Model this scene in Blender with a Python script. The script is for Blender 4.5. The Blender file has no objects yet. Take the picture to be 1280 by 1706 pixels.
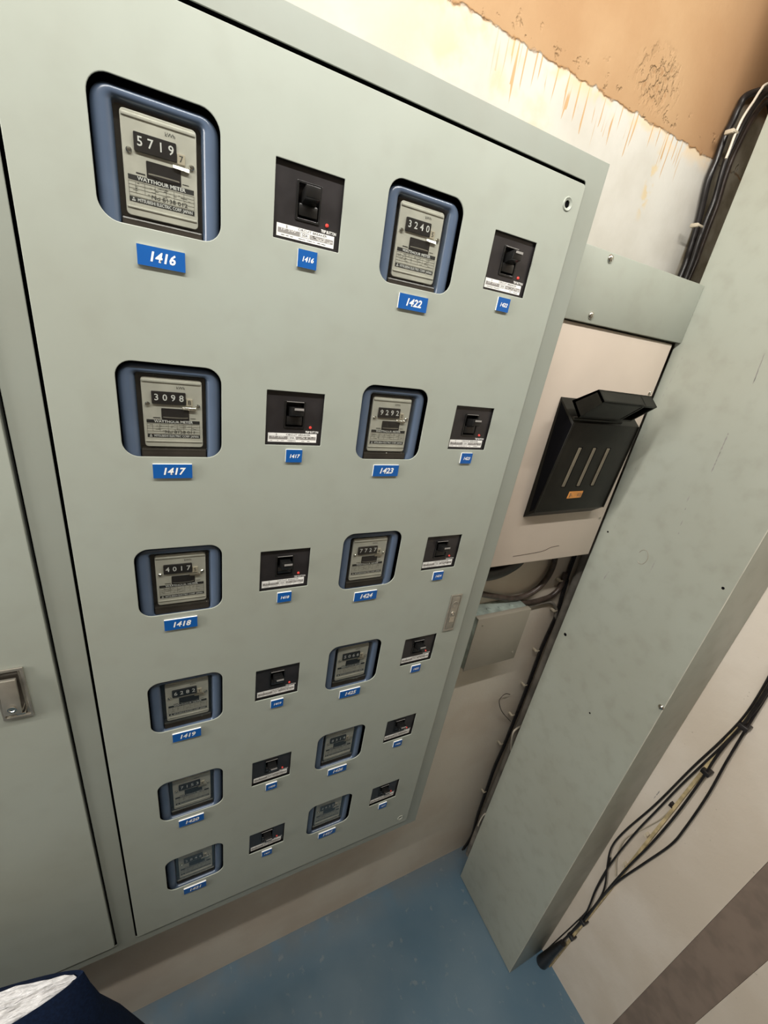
import bpy, bmesh, math, random
from mathutils import Vector, Matrix
random.seed(7)
D = bpy.data
SC = bpy.context.scene
COL = SC.collection

# ------------------------------------------------------------------ camera
ZF = 2.005                       # height of the reference level of the cabinet grid above the floor
RR = Vector((0.89301, -0.42361, 0.15190))
f_px = 691.7564
def rodrigues(w):
    w = Vector(w); return Matrix.Rotation(w.length, 3, w.normalized())
ROT = rodrigues((0.4397, -0.4674, 0.0562)) @ Matrix(((1, 0, 0), (0, 0, -1), (0, 1, 0)))
CAM = Vector((0.0077, -0.5089, -0.1356 + ZF))
cd = D.cameras.new('camera'); cam = D.objects.new('camera', cd); COL.objects.link(cam)
cd.sensor_fit = 'HORIZONTAL'; cd.sensor_width = 36.0; cd.lens = f_px / 1280 * 36; cd.clip_start = 0.02
M = Matrix((ROT[0], -Vector(ROT[1]), -Vector(ROT[2]))).transposed().to_4x4()
M.translation = CAM
cam.matrix_world = M
SC.camera = cam

def at(u, v, ax, val):
    """point of the plane (axis ax = val) seen at photo pixel u, v"""
    d = ROT.transposed() @ Vector(((u - 640) / f_px, (v - 853) / f_px, 1))
    return CAM + d * ((val - CAM[ax]) / d[ax])

# ------------------------------------------------------------------ world, lights, exposure
w = D.worlds.new('world'); SC.world = w; w.use_nodes = True
w.node_tree.nodes['Background'].inputs[0].default_value = (0.9, 0.93, 1, 1)
w.node_tree.nodes['Background'].inputs[1].default_value = 0.02
SC.view_settings.view_transform = 'Standard'; SC.view_settings.look = 'None'
SC.view_settings.gamma = 1; SC.view_settings.use_curve_mapping = False
SC.view_settings.exposure = 0.0
def area(name, loc, sx, sy, power, col, rot=(0, 0, 0)):
    l = D.lights.new(name, 'AREA'); l.shape = 'RECTANGLE'; l.size = sx; l.size_y = sy
    l.energy = power; l.color = col
    o = D.objects.new(name, l); COL.objects.link(o); o.location = loc; o.rotation_euler = rot
    return o
area('tube_light', (-0.15, -0.56, 2.625), 2.3, 0.035, 31, (1.0, 0.972, 0.91), (math.radians(56), 0, 0))
area('side_fill_light', (-1.62, -0.33, 2.05), 1.0, 0.26, 27, (1.0, 0.95, 0.885), (0, math.radians(-80), 0))  # added fill that brightens the right wall and trunking, not a doorway
area('rear_fill_light', (-0.3, -1.45, 2.60), 1.15, 0.10, 1.0, (1.0, 0.95, 0.88))  # added weak fill from the back of the room, not a known tube

# ------------------------------------------------------------------ helpers
def link(o): COL.objects.link(o); return o
def tag(o, label=None, cat=None, group=None, kind=None):
    if label: o['label'] = label
    if cat: o['category'] = cat
    if group: o['group'] = group
    if kind: o['kind'] = kind
    return o
def empty(name, loc, label, cat, group=None):
    o = link(D.objects.new(name, None)); o.location = loc; o.empty_display_size = 0.05
    return tag(o, label, cat, group)
def obj(name, bm, m, parent=None, smooth=None):
    """mesh object; geometry is given in world space and put into the parent's space"""
    me = D.meshes.new(name)
    if parent is not None:
        off = Vector(parent.location)
        q = parent.parent
        while q is not None: off += Vector(q.location); q = q.parent
        bmesh.ops.translate(bm, verts=bm.verts, vec=-off)
    bm.normal_update(); bm.to_mesh(me); bm.free()
    if smooth is not None:
        for p in me.polygons: p.use_smooth = True
        try: me.set_sharp_from_angle(angle=math.radians(smooth))
        except Exception: pass
    for mm in (m if isinstance(m, (list, tuple)) else [m]): me.materials.append(mm)
    o = link(D.objects.new(name, me))
    if parent is not None: o.parent = parent
    return o
def box(bm, x0, x1, y0, y1, z0, z1, bev=0, seg=2, mat=0):
    r = bmesh.ops.create_cube(bm, size=1.0); vs = r['verts']
    for v in vs: v.co = Vector(((x0 + x1) / 2 + v.co.x * (x1 - x0), (y0 + y1) / 2 + v.co.y * (y1 - y0), (z0 + z1) / 2 + v.co.z * (z1 - z0)))
    fs = list({f for v in vs for f in v.link_faces})
    if bev:
        es = list({e for v in vs for e in v.link_edges})
        g = bmesh.ops.bevel(bm, geom=es, offset=bev, segments=seg, affect='EDGES', profile=0.5)
        fs = list({f for v in g['verts'] for f in v.link_faces})
    for f in fs: f.material_index = mat
    return bm
def hexa(bm, pts, bev=0):
    """pts: 4 front (ccw) then the 4 matching back"""
    vs = [bm.verts.new(p) for p in pts]
    fs = [bm.faces.new([vs[i] for i in q]) for q in ((0, 1, 2, 3), (7, 6, 5, 4), (0, 4, 5, 1), (1, 5, 6, 2), (2, 6, 7, 3), (3, 7, 4, 0))]
    bmesh.ops.recalc_face_normals(bm, faces=fs)
    if bev: bmesh.ops.bevel(bm, geom=list({e for v in vs for e in v.link_edges}), offset=bev, segments=2, affect='EDGES', profile=0.5)
    return bm
def smooth_path(pts, n=6):
    pts = [Vector(p) for p in pts]
    if len(pts) < 3: return pts
    P = [2 * pts[0] - pts[1]] + pts + [2 * pts[-1] - pts[-2]]
    out = []
    for i in range(1, len(P) - 2):
        for k in range(n):
            t = k / n
            a, b, c, d = P[i - 1], P[i], P[i + 1], P[i + 2]
            out.append(0.5 * ((2 * b) + (-a + c) * t + (2 * a - 5 * b + 4 * c - d) * t * t + (-a + 3 * b - 3 * c + d) * t ** 3))
    out.append(pts[-1]); return out
def tube(bm, pts, r, seg=10, n=6, cap=True):
    path = smooth_path(pts, n)
    rings = []; up = None
    for i, p in enumerate(path):
        t = (path[min(i + 1, len(path) - 1)] - path[max(i - 1, 0)]).normalized()
        if up is None:
            up = t.cross(Vector((0, 0, 1)))
            if up.length < 0.1: up = t.cross(Vector((0, 1, 0)))
        up = (up - t * up.dot(t)).normalized(); s = t.cross(up)
        rr = r if not callable(r) else r(i / (len(path) - 1))
        rings.append([bm.verts.new(p + (up * math.cos(a) + s * math.sin(a)) * rr) for a in [2 * math.pi * k / seg for k in range(seg)]])
    for a, b in zip(rings, rings[1:]):
        for k in range(seg): bm.faces.new((a[k], a[(k + 1) % seg], b[(k + 1) % seg], b[k]))
    if cap:
        bm.faces.new(list(reversed(rings[0]))); bm.faces.new(rings[-1])
    return bm
def lathe(bm, c, axis, prof, seg=16):
    """prof: list of (distance along axis, radius)"""
    ax = Vector(axis).normalized(); u = ax.orthogonal().normalized(); v = ax.cross(u); c = Vector(c)
    rings = []
    for h, r in prof:
        if r < 1e-6: rings.append([bm.verts.new(c + ax * h)])
        else: rings.append([bm.verts.new(c + ax * h + (u * math.cos(a) + v * math.sin(a)) * r) for a in [2 * math.pi * k / seg for k in range(seg)]])
    for a, b in zip(rings, rings[1:]):
        for k in range(seg):
            k2 = (k + 1) % seg
            q = [a[k % len(a)], a[k2 % len(a)], b[k2 % len(b)], b[k % len(b)]]
            q = [x for i, x in enumerate(q) if x not in q[:i]]
            if len(q) > 2: bm.faces.new(q)
    return bm
def rrect(x0, x1, z0, z1, r=0, n=8):
    """counter-clockwise outline, list of (x, z)"""
    if r <= 0: return [(x0, z0), (x1, z0), (x1, z1), (x0, z1)]
    out = []
    for cx, cz, a0 in ((x1 - r, z0 + r, -90), (x1 - r, z1 - r, 0), (x0 + r, z1 - r, 90), (x0 + r, z0 + r, 180)):
        for k in range(n + 1):
            a = math.radians(a0 + 90 * k / n); out.append((cx + r * math.cos(a), cz + r * math.sin(a)))
    return out
def circ(x, z, r, n=20): return [(x + r * math.cos(2 * math.pi * k / n), z + r * math.sin(2 * math.pi * k / n)) for k in range(n)]
def sheet(bm, loops, y, th, bev=0.0, mat=0):
    """flat plate in the x-z plane with holes; its front is at y, its back at y + th"""
    cu = D.curves.new('tmp', 'CURVE'); cu.dimensions = '2D'; cu.fill_mode = 'BOTH'
    cu.extrude = th / 2 - bev; cu.bevel_depth = bev; cu.bevel_resolution = 1; cu.offset = -bev
    for lp in loops:
        sp = cu.splines.new('POLY'); sp.points.add(len(lp) - 1); sp.use_cyclic_u = True
        for p, q in zip(sp.points, lp): p.co = (q[0], q[1], 0, 1)
    return _add(bm, cu, y + th / 2, mat)
def _add(bm, cu, y, mat, dx=0, dz=0):
    o = D.objects.new('tmp', cu); COL.objects.link(o)
    bpy.context.view_layer.update()
    me = D.meshes.new_from_object(o.evaluated_get(bpy.context.evaluated_depsgraph_get()))
    nv = len(bm.verts); nf = len(bm.faces)
    bm.from_mesh(me); bm.verts.ensure_lookup_table(); bm.faces.ensure_lookup_table()
    for v in bm.verts[nv:]: v.co = Vector((v.co.x + dx, y - v.co.z, v.co.y + dz))
    for f in bm.faces[nf:]: f.material_index = mat
    D.objects.remove(o); D.curves.remove(cu); D.meshes.remove(me)
    return bm
def text(bm, s, x, z, size, y, align='CENTER', width=None, bold=0.0, shear=0.0, mat=0, th=0.0):
    """lettering in the x-z plane, (x, z) = middle of the line; width squeezes or stretches it"""
    cu = D.curves.new('tmp', 'FONT'); cu.body = s; cu.size = size; cu.align_x = align; cu.align_y = 'CENTER'
    cu.offset = bold; cu.shear = shear; cu.resolution_u = 2; cu.extrude = th
    nv = len(bm.verts)
    _add(bm, cu, y, mat, x, z)
    bm.verts.ensure_lookup_table(); vs = bm.verts[nv:]
    if width and vs:
        xs = [v.co.x for v in vs]; k = width / (max(xs) - min(xs))
        for v in vs: v.co.x = x + (v.co.x - (max(xs) + min(xs)) / 2) * k
    return bm
def quad(bm, x0, x1, z0, z1, y, mat=0):
    f = bm.faces.new([bm.verts.new(p) for p in ((x0, y, z0), (x1, y, z0), (x1, y, z1), (x0, y, z1))]); f.material_index = mat
def BM(): return bmesh.new()

# ------------------------------------------------------------------ materials
class NT:
    def __init__(s, name):
        s.m = D.materials.new(name); s.m.use_nodes = True; s.t = s.m.node_tree
        s.b = s.t.nodes['Principled BSDF']
        s.co = s.t.nodes.new('ShaderNodeTexCoord').outputs['Object']
        s.sep = s.t.nodes.new('ShaderNodeSeparateXYZ'); s.t.links.new(s.co, s.sep.inputs[0])
    def put(s, sock, v):
        if isinstance(v, bpy.types.NodeSocket): s.t.links.new(v, sock)
        else:
            if sock.type == 'RGBA' and len(v) == 3: v = (*v, 1)
            sock.default_value = v
    def math(s, op, a, b=None, clamp=False):
        n = s.t.nodes.new('ShaderNodeMath'); n.operation = op; n.use_clamp = clamp
        s.put(n.inputs[0], a)
        if b is not None: s.put(n.inputs[1], b)
        return n.outputs[0]
    def noise(s, scale, detail=3, vec=None, stretch=None, rough=0.5):
        n = s.t.nodes.new('ShaderNodeTexNoise'); n.inputs['Scale'].default_value = scale; n.inputs['Detail'].default_value = detail
        n.inputs['Roughness'].default_value = rough
        v = vec or s.co
        if stretch:
            m = s.t.nodes.new('ShaderNodeMapping'); m.inputs['Scale'].default_value = stretch; s.t.links.new(v, m.inputs[0]); v = m.outputs[0]
        s.t.links.new(v, n.inputs['Vector']); return n.outputs[0]
    def voro(s, scale, stretch=(1, 1, 1)):
        m = s.t.nodes.new('ShaderNodeMapping'); m.inputs['Scale'].default_value = stretch; s.t.links.new(s.co, m.inputs[0])
        n = s.t.nodes.new('ShaderNodeTexVoronoi'); n.inputs['Scale'].default_value = scale; s.t.links.new(m.outputs[0], n.inputs['Vector']); return n.outputs[0]
    def ramp(s, v, a, b, lo=0.0, hi=1.0):
        n = s.t.nodes.new('ShaderNodeMapRange'); n.interpolation_type = 'SMOOTHSTEP'
        s.put(n.inputs[0], v); n.inputs[1].default_value = a; n.inputs[2].default_value = b; n.inputs[3].default_value = lo; n.inputs[4].default_value = hi
        return n.outputs[0]
    def mix(s, f, a, b):
        n = s.t.nodes.new('ShaderNodeMix'); n.data_type = 'RGBA'
        s.put(n.inputs[0], f); s.put(n.inputs[6], a); s.put(n.inputs[7], b); return n.outputs[2]
    def blob(s, x, z, rx, rz, soft=0.5):
        dx = s.math('DIVIDE', s.math('SUBTRACT', s.sep.outputs[0], x), rx); dz = s.math('DIVIDE', s.math('SUBTRACT', s.sep.outputs[2], z), rz)
        d = s.math('SQRT', s.math('ADD', s.math('MULTIPLY', dx, dx), s.math('MULTIPLY', dz, dz)))
        return s.ramp(d, 1 - soft, 1 + soft, 1, 0)
    def bump(s, h, strength=0.2, dist=0.001):
        n = s.t.nodes.new('ShaderNodeBump'); n.inputs['Strength'].default_value = strength; n.inputs['Distance'].default_value = dist
        s.put(n.inputs['Height'], h); s.t.links.new(n.outputs[0], s.b.inputs['Normal'])
    def done(s, col, rough=0.5, metal=0.0, spec=0.5):
        s.put(s.b.inputs['Base Color'], col); s.put(s.b.inputs['Roughness'], rough); s.put(s.b.inputs['Metallic'], metal)
        s.b.inputs['Specular IOR Level'].default_value = spec; return s.m
def plain(name, col, rough=0.5, metal=0.0, spec=0.5, var=0.12, scale=20, bump=0.0):
    n = NT(name)
    c = n.mix(n.ramp(n.noise(scale), 0.35, 0.65), tuple(x * (1 - var) for x in col), tuple(x * (1 + var) for x in col))
    if bump: n.bump(n.noise(scale * 12, 2), bump, 0.0005)
    return n.done(c, rough, metal, spec)
def paint_mat(name, col, scuff=0.10, rough=0.38):
    n = NT(name)
    big = n.ramp(n.noise(3.0, 4), 0.35, 0.7); fine = n.ramp(n.noise(26, 4), 0.45, 0.75)
    c = n.mix(big, col, tuple(x * y for x, y in zip(col, (0.94, 0.92, 0.90))))
    c = n.mix(n.math('MULTIPLY', fine, scuff), c, (0.20, 0.19, 0.15))
    n.bump(n.noise(260, 2), 0.06, 0.0004)
    return n.done(c, n.ramp(n.noise(8), 0.3, 0.7, rough - 0.05, rough + 0.08), 0, 0.45)
GREEN = (0.325, 0.355, 0.315)
M_door = paint_mat('cabinet_paint', GREEN)
M_frame = paint_mat('cabinet_frame_paint', tuple(x * 0.80 for x in GREEN))
M_duct = paint_mat('duct_paint', (0.33, 0.355, 0.31), 0.16)
M_trunk = paint_mat('trunking_paint', (0.36, 0.385, 0.335), 0.22)
M_jbox = paint_mat('junction_box_paint', (0.30, 0.275, 0.225), 0.1)
M_galv = plain('galvanised_top', (0.36, 0.42, 0.38), 0.45, 0.3, var=0.25, scale=30)
M_black = plain('black_plastic', (0.012, 0.011, 0.011), 0.35, var=0.2)
M_breaker = plain('breaker_plastic', (0.022, 0.020, 0.021), 0.30, var=0.15, scale=40)
M_toggle = plain('toggle_plastic', (0.010, 0.010, 0.010), 0.25)
M_dark = plain('dark_interior', (0.004, 0.004, 0.005), 0.9, 0, 0.05)
M_bezel = plain('blue_grey_bezel', (0.075, 0.105, 0.160), 0.24, var=0.1, scale=12)
M_strip = plain('brown_dark_strip', (0.035, 0.030, 0.024), 0.3)
M_plate = plain('nameplate_metal', (0.62, 0.60, 0.53), 0.35, 0.1, var=0.06, scale=60)
M_ink = plain('black_ink', (0.02, 0.02, 0.02), 0.6)
M_grey_ink = plain('grey_ink', (0.20, 0.19, 0.16), 0.6)
M_white = plain('white_print', (0.80, 0.80, 0.78), 0.5, var=0.03)
M_blue = plain('blue_label', (0.004, 0.085, 0.33), 0.35, var=0.05)
M_red = plain('red_button', (0.62, 0.05, 0.04), 0.3)
M_chrome = plain('bright_metal', (0.68, 0.66, 0.60), 0.22, 1.0, var=0.1)
M_latch = plain('satin_latch', (0.40, 0.38, 0.33), 0.35, 0.7, var=0.1, scale=40)
M_glabel = plain('grey_label', (0.26, 0.25, 0.24), 0.5)
M_sbox = plain('switch_box_paint', (0.0075, 0.007, 0.005), 0.42, 0, 0.25, var=0.25, scale=30, bump=0.1)
M_slot = plain('slot_metal', (0.14, 0.12, 0.085), 0.45)
M_orange = plain('orange_sticker', (0.62, 0.26, 0.06), 0.45, var=0.12, scale=90)
M_cable = plain('black_cable', (0.014, 0.012, 0.012), 0.32, var=0.3, scale=60)
M_bcable = plain('brown_cable', (0.05, 0.035, 0.028), 0.4, var=0.3, scale=60)
M_pipe = plain('grey_conduit', (0.21, 0.19, 0.165), 0.45, var=0.25, scale=14)
M_clip = plain('cream_clip', (0.50, 0.44, 0.34), 0.5)
M_cord = plain('white_cord', (0.70, 0.64, 0.54), 0.45)
M_batten = plain('yellowed_batten', (0.50, 0.40, 0.22), 0.6, var=0.25, scale=40)
M_navy = plain('navy_fabric', (0.0025, 0.008, 0.026), 0.9, 0, 0.15, var=0.2, scale=300, bump=0.3)
n = NT('white_plastic')
n.bump(n.noise(40, 5, stretch=(1, 3, 1)), 0.9, 0.01); M_plastic = n.done((0.62, 0.62, 0.63), 0.25)
n = NT('meter_glass')
g = n.t.nodes.new('ShaderNodeBsdfGlossy'); g.inputs['Roughness'].default_value = 0.03
tr = n.t.nodes.new('ShaderNodeBsdfTransparent'); tr.inputs[0].default_value = (0.88, 0.89, 0.88, 1)
fr = n.t.nodes.new('ShaderNodeLayerWeight'); fr.inputs[0].default_value = 0.5
pw = n.math('ADD', 0.035, n.math('MULTIPLY', n.math('POWER', fr.outputs['Facing'], 4), 0.9))
mx = n.t.nodes.new('ShaderNodeMixShader'); L = n.t.links.new
L(pw, mx.inputs[0]); L(tr.outputs[0], mx.inputs[1]); L(g.outputs[0], mx.inputs[2]); L(mx.outputs[0], n.t.nodes['Material Output'].inputs[0])
M_glass = n.m

# cream wall with the flaking orange paint above, rusty runs below its edge
def wall_material():
    n = NT('back_wall_plaster'); X = n.sep.outputs[0]; Z = n.sep.outputs[2]
    EDGE = 0.250 + ZF
    jag = n.math('MULTIPLY', n.math('SUBTRACT', n.noise(60, 5), 0.5), 0.014)
    zj = n.math('ADD', Z, jag)
    up = n.ramp(zj, EDGE - 0.0015, EDGE + 0.0015)
    cream = n.mix(n.ramp(n.noise(5, 4), 0.35, 0.65), (0.60, 0.52, 0.43), (0.66, 0.60, 0.51))
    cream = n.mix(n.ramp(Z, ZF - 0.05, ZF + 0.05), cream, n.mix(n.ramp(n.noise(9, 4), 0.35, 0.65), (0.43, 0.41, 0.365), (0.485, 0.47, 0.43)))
    ystain = n.math('MULTIPLY', n.blob(0.42, EDGE - 0.055, 0.13, 0.05, 0.6), n.ramp(n.noise(18, 5), 0.38, 0.6))
    cream = n.mix(n.math('MULTIPLY', ystain, 0.75), cream, (0.50, 0.40, 0.25))
    st2 = n.math('MULTIPLY', n.blob(0.80, EDGE - 0.075, 0.010, 0.045, 0.5), n.ramp(n.noise(60, 4), 0.42, 0.55))
    cream = n.mix(n.math('MULTIPLY', st2, 0.7), cream, (0.50, 0.38, 0.20))
    # runs
    xs = n.noise(210, 0, stretch=(1, 0, 0.04)); ln = n.noise(75, 1, stretch=(1, 0, 0))
    depth = n.math('SUBTRACT', EDGE, Z)
    run = n.math('MULTIPLY', n.ramp(xs, 0.61, 0.67), n.math('LESS_THAN', depth, n.math('MULTIPLY', n.math('SUBTRACT', ln, 0.30), 0.20)))
    run = n.math('MULTIPLY', run, n.math('MULTIPLY', n.ramp(X, 0.40, 0.46), n.ramp(X, 0.83, 0.88, 1, 0)))
    cream = n.mix(n.math('MULTIPLY', run, 0.85), cream, (0.42, 0.25, 0.10))
    haze = n.math('MULTIPLY', n.ramp(depth, 0.0, 0.03, 1, 0), n.ramp(n.noise(30, 3), 0.45, 0.6))
    cream = n.mix(n.math('MULTIPLY', haze, 0.5), cream, (0.62, 0.42, 0.20))
    ora = n.mix(n.ramp(n.noise(7, 5), 0.3, 0.7), (0.325, 0.195, 0.098), (0.37, 0.238, 0.128))
    ora = n.mix(n.ramp(X, 0.72, 1.0, 0, 0.75), ora, (0.25, 0.135, 0.065))  # shade towards the room corner, painted into the orange
    pb = n.blob(0.742, EDGE + 0.052, 0.046, 0.032, 0.5); pn = n.noise(105, 3, stretch=(1, 1, 0.7))
    pit = n.math('MULTIPLY', pb, n.ramp(pn, 0.44, 0.60))
    pit2 = n.math('MULTIPLY', n.ramp(n.noise(50, 3), 0.60, 0.70), n.math('MULTIPLY', n.math('MULTIPLY', n.ramp(depth, -0.05, -0.01), n.math('LESS_THAN', depth, 0.0)), 0.8))
    pits = n.math('MAXIMUM', pit, pit2)
    pit_shade = n.math('MULTIPLY', n.ramp(pb, 0.5, 0.9), n.ramp(pn, 0.60, 0.68))
    ora = n.mix(n.math('MULTIPLY', pit_shade, 0.45), ora, (0.20, 0.09, 0.03))  # shade in the deepest pits, painted dark brown
    col = n.mix(up, cream, ora)
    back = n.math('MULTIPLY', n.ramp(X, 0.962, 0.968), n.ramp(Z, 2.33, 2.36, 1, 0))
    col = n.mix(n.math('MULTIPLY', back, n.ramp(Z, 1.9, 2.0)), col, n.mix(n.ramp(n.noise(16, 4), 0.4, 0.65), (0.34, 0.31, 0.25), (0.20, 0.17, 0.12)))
    lip = n.math('MULTIPLY', n.ramp(n.math('ABSOLUTE', n.math('SUBTRACT', zj, EDGE)), 0.0008, 0.0032, 1, 0), n.ramp(n.noise(55, 3), 0.42, 0.55))
    col = n.mix(n.math('MULTIPLY', lip, 0.5), col, (0.28, 0.13, 0.04))
    h = n.math('ADD', n.math('MULTIPLY', n.noise(120, 4), 0.25), n.math('ADD', n.math('MULTIPLY', up, 1.2), n.math('MULTIPLY', pits, -2.5)))
    n.bump(h, 0.7, 0.0022)
    return n.done(col, 0.75, 0, 0.25)
M_back = wall_material()
n = NT('cream_plaster')
c = n.mix(n.ramp(n.noise(4, 4), 0.35, 0.65), (0.62, 0.55, 0.46), (0.70, 0.64, 0.56))
c = n.mix(n.math('MULTIPLY', n.ramp(n.noise(90, 2), 0.74, 0.78), 0.5), c, (0.25, 0.22, 0.17))
n.bump(n.noise(60, 4), 0.35, 0.002); M_plaster = n.done(c, 0.7, 0, 0.3)
M_board = plain('cream_board_paint', (0.56, 0.48, 0.405), 0.55, var=0.04, scale=6, bump=0.05)
M_ceil = plain('ceiling_paint', (0.30, 0.26, 0.21), 0.8)
M_farwall = plain('far_wall_paint', (0.30, 0.27, 0.23), 0.8)
n = NT('blue_floor_paint')
c = n.mix(n.ramp(n.noise(3.5, 5), 0.3, 0.7), (0.09, 0.165, 0.235), (0.13, 0.20, 0.26))
c = n.mix(n.math('MULTIPLY', n.ramp(n.noise(35, 4), 0.62, 0.72), 0.35), c, (0.30, 0.33, 0.33))
dirt = n.math('MULTIPLY', n.ramp(n.sep.outputs[1], 0.02, 0.14), n.ramp(n.noise(12, 4), 0.2, 0.6))
c = n.mix(n.math('MULTIPLY', dirt, 0.45), c, (0.17, 0.16, 0.14))
n.bump(n.noise(45, 4), 0.25, 0.001); M_floor = n.done(c, n.ramp(n.noise(10, 3), 0.3, 0.7, 0.28, 0.45), 0, 0.5)

# ------------------------------------------------------------------ the room
WY, XR, YA, XB, HC = 0.14, 1.075, -0.46, 1.20, 2.72
def struct(name, bm, m): return tag(obj(name, bm, m), kind='structure')
struct('floor', box(BM(), -1.8, XB + .3, -1.95, WY + .1, -0.1, 0), M_floor)
struct('ceiling', box(BM(), -1.8, XB + .3, -1.95, WY + .1, HC, HC + 0.1), M_ceil)
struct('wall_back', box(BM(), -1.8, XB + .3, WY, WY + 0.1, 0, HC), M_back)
bm = BM()
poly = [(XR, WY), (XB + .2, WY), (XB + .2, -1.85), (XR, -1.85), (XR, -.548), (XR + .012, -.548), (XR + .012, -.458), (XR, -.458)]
nP = len(poly)
def lean(x, y, z): return (x, y + (-.012 * (z - 0.6) if -.6 < y < -.4 else 0), z)      # the strip runs slightly out of plumb
lo = [bm.verts.new(lean(x, y, 0)) for x, y in poly]; hi = [bm.verts.new(lean(x, y, HC)) for x, y in poly]
for i in range(nP): bm.faces.new((lo[i], lo[(i + 1) % nP], hi[(i + 1) % nP], hi[i]))
bm.faces.new(lo); bm.faces.new(hi); bmesh.ops.recalc_face_normals(bm, faces=bm.faces)
struct('wall_right', bm, M_plaster)
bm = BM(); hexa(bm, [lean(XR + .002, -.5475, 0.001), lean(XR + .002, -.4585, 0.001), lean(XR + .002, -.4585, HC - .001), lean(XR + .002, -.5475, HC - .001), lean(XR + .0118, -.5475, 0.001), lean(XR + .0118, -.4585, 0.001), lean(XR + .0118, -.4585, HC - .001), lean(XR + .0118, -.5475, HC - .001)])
struct('wall_strip_1', bm, plain('brown_strip_paint', (0.22, 0.17, 0.135), 0.6))  # shallow brown strip set into the right wall
struct('wall_left', box(BM(), -1.8, -1.7, -1.85, WY, 0, HC), M_farwall)
struct('wall_front', box(BM(), -1.8, XB + .2, -1.95, -1.85, 0, HC), M_farwall)

# ------------------------------------------------------------------ meter cabinet
def Z(z): return z + ZF
X0, X1, ZT, ZB = -0.78, 0.547, Z(0.110), Z(-1.3255)          # outer frame
DL, DR, DT, DB = -0.0995, 0.512, Z(0.078), Z(-1.297)          # meter door
LL, LR = -0.745, -0.1375                                      # left door
P, MX, MW, MH, MT = 0.22, (-0.0409, 0.2321), 0.1008, 0.1014, 0.0175
BX, BW, BH = (0.110, 0.3841), 0.0712, 0.0665
cab = empty('meter_cabinet', (-0.116, 0.07, ZB), 'large grey-green steel meter cabinet on the cream wall with two doors', 'cabinet')
bm = BM()
sheet(bm, [rrect(X0, X1, ZB, ZT, 0.002, 2), rrect(DL - .0037, DR + .0022, DB - .003, DT + .0048, .004, 3), rrect(LL - .004, LR + .0037, DB - .003, DT + .0048, .004, 3)], 0.003, 0.0016, 0.0005)
for a, b, c, d in ((X0, X0 + .0016, ZB, ZT), (X1 - .0016, X1, ZB, ZT), (X0, X1, ZB, ZB + .0016), (X0, X1, ZT - .0016, ZT)): box(bm, a, b, 0.0035, WY - .0005, c, d)
obj('frame', bm, M_frame, cab)
bm = BM(); box(bm, X0 + .004, X1 - .004, 0.122, 0.126, ZB + .004, ZT - .004)
for a, b in ((DL - .012, DL - .0062), (DR + .004, DR + .0095), (LR + .0062, LR + .012)): box(bm, a, b, 0.008, 0.122, ZB + .004, ZT - .004)
box(bm, X0 + .004, X1 - .004, 0.006, 0.122, DT + .0075, DT + .010); box(bm, X0 + .004, X1 - .004, 0.006, 0.122, DB - .008, DB - .0045)
obj('interior_shade', bm, M_dark, cab)  # near-black sheets painting the shade inside the cabinet and its gaps
holes = []
for i in range(6):
    for mx_ in MX: holes.append(rrect(mx_, mx_ + MW, Z(MT - i * P - MH), Z(MT - i * P), 0.0165, 8))
    for bx in BX: holes.append(rrect(bx, bx + BW, Z(-i * P - BH), Z(-i * P), 0.0005, 1))
SCR = [(0.489, Z(0.0515)), (0.489, Z(-1.272))]
bm = BM()
sheet(bm, [rrect(DL, DR, DB, DT, 0.004, 4)] + holes + [circ(x, z, 0.0042) for x, z in SCR], 0.0, 0.0018, 0.0006)
for a, b, c, d in ((DL + .0003, DL + .0018, DB + .003, DT - .003), (DR - .0018, DR - .0003, DB + .003, DT - .003), (DL + .003, DR - .003, DB + .0003, DB + .0018), (DL + .003, DR - .003, DT - .0018, DT - .0003)):
    box(bm, a, b, 0.001, 0.014, c, d)
door = obj('meter_door', bm, M_door, cab, 40)
for x, z in SCR:
    bm = BM(); lathe(bm, (x, 0.0005, z), (0, -1, 0), [(0, .0042), (.0012, .0062), (.0018, .0072), (.0006, .0085), (-.0004, .0088)], 20)
    lathe(bm, (x, 0.014, z), (0, -1, 0), [(0, .0045), (.012, .0044)], 20)
    dm = obj('screw_dimple', bm, [M_door], door, 50)
    bm = BM(); lathe(bm, (x, .0022, z), (0, -1, 0), [(0, .0045), (.0004, .0045), (.0004, 0)], 16); obj('screw_hole_shade', bm, M_dark, dm)  # black disc painting the shade down the screw hole
bm = BM()
sheet(bm, [rrect(LL, LR, DB, DT, 0.006, 4)], 0.0, 0.0018, 0.0006)
for a, b, c, d in ((LR - .0018, LR - .0003, DB + .003, DT - .003), (LL + .0003, LL + .0018, DB + .003, DT - .003), (LL + .003, LR - .003, DB + .0003, DB + .0018), (LL + .003, LR - .003, DT - .0018, DT - .0003)):
    box(bm, a, b, 0.001, 0.014, c, d)
ldoor = obj('blank_door', bm, M_door, cab, 40)

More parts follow.
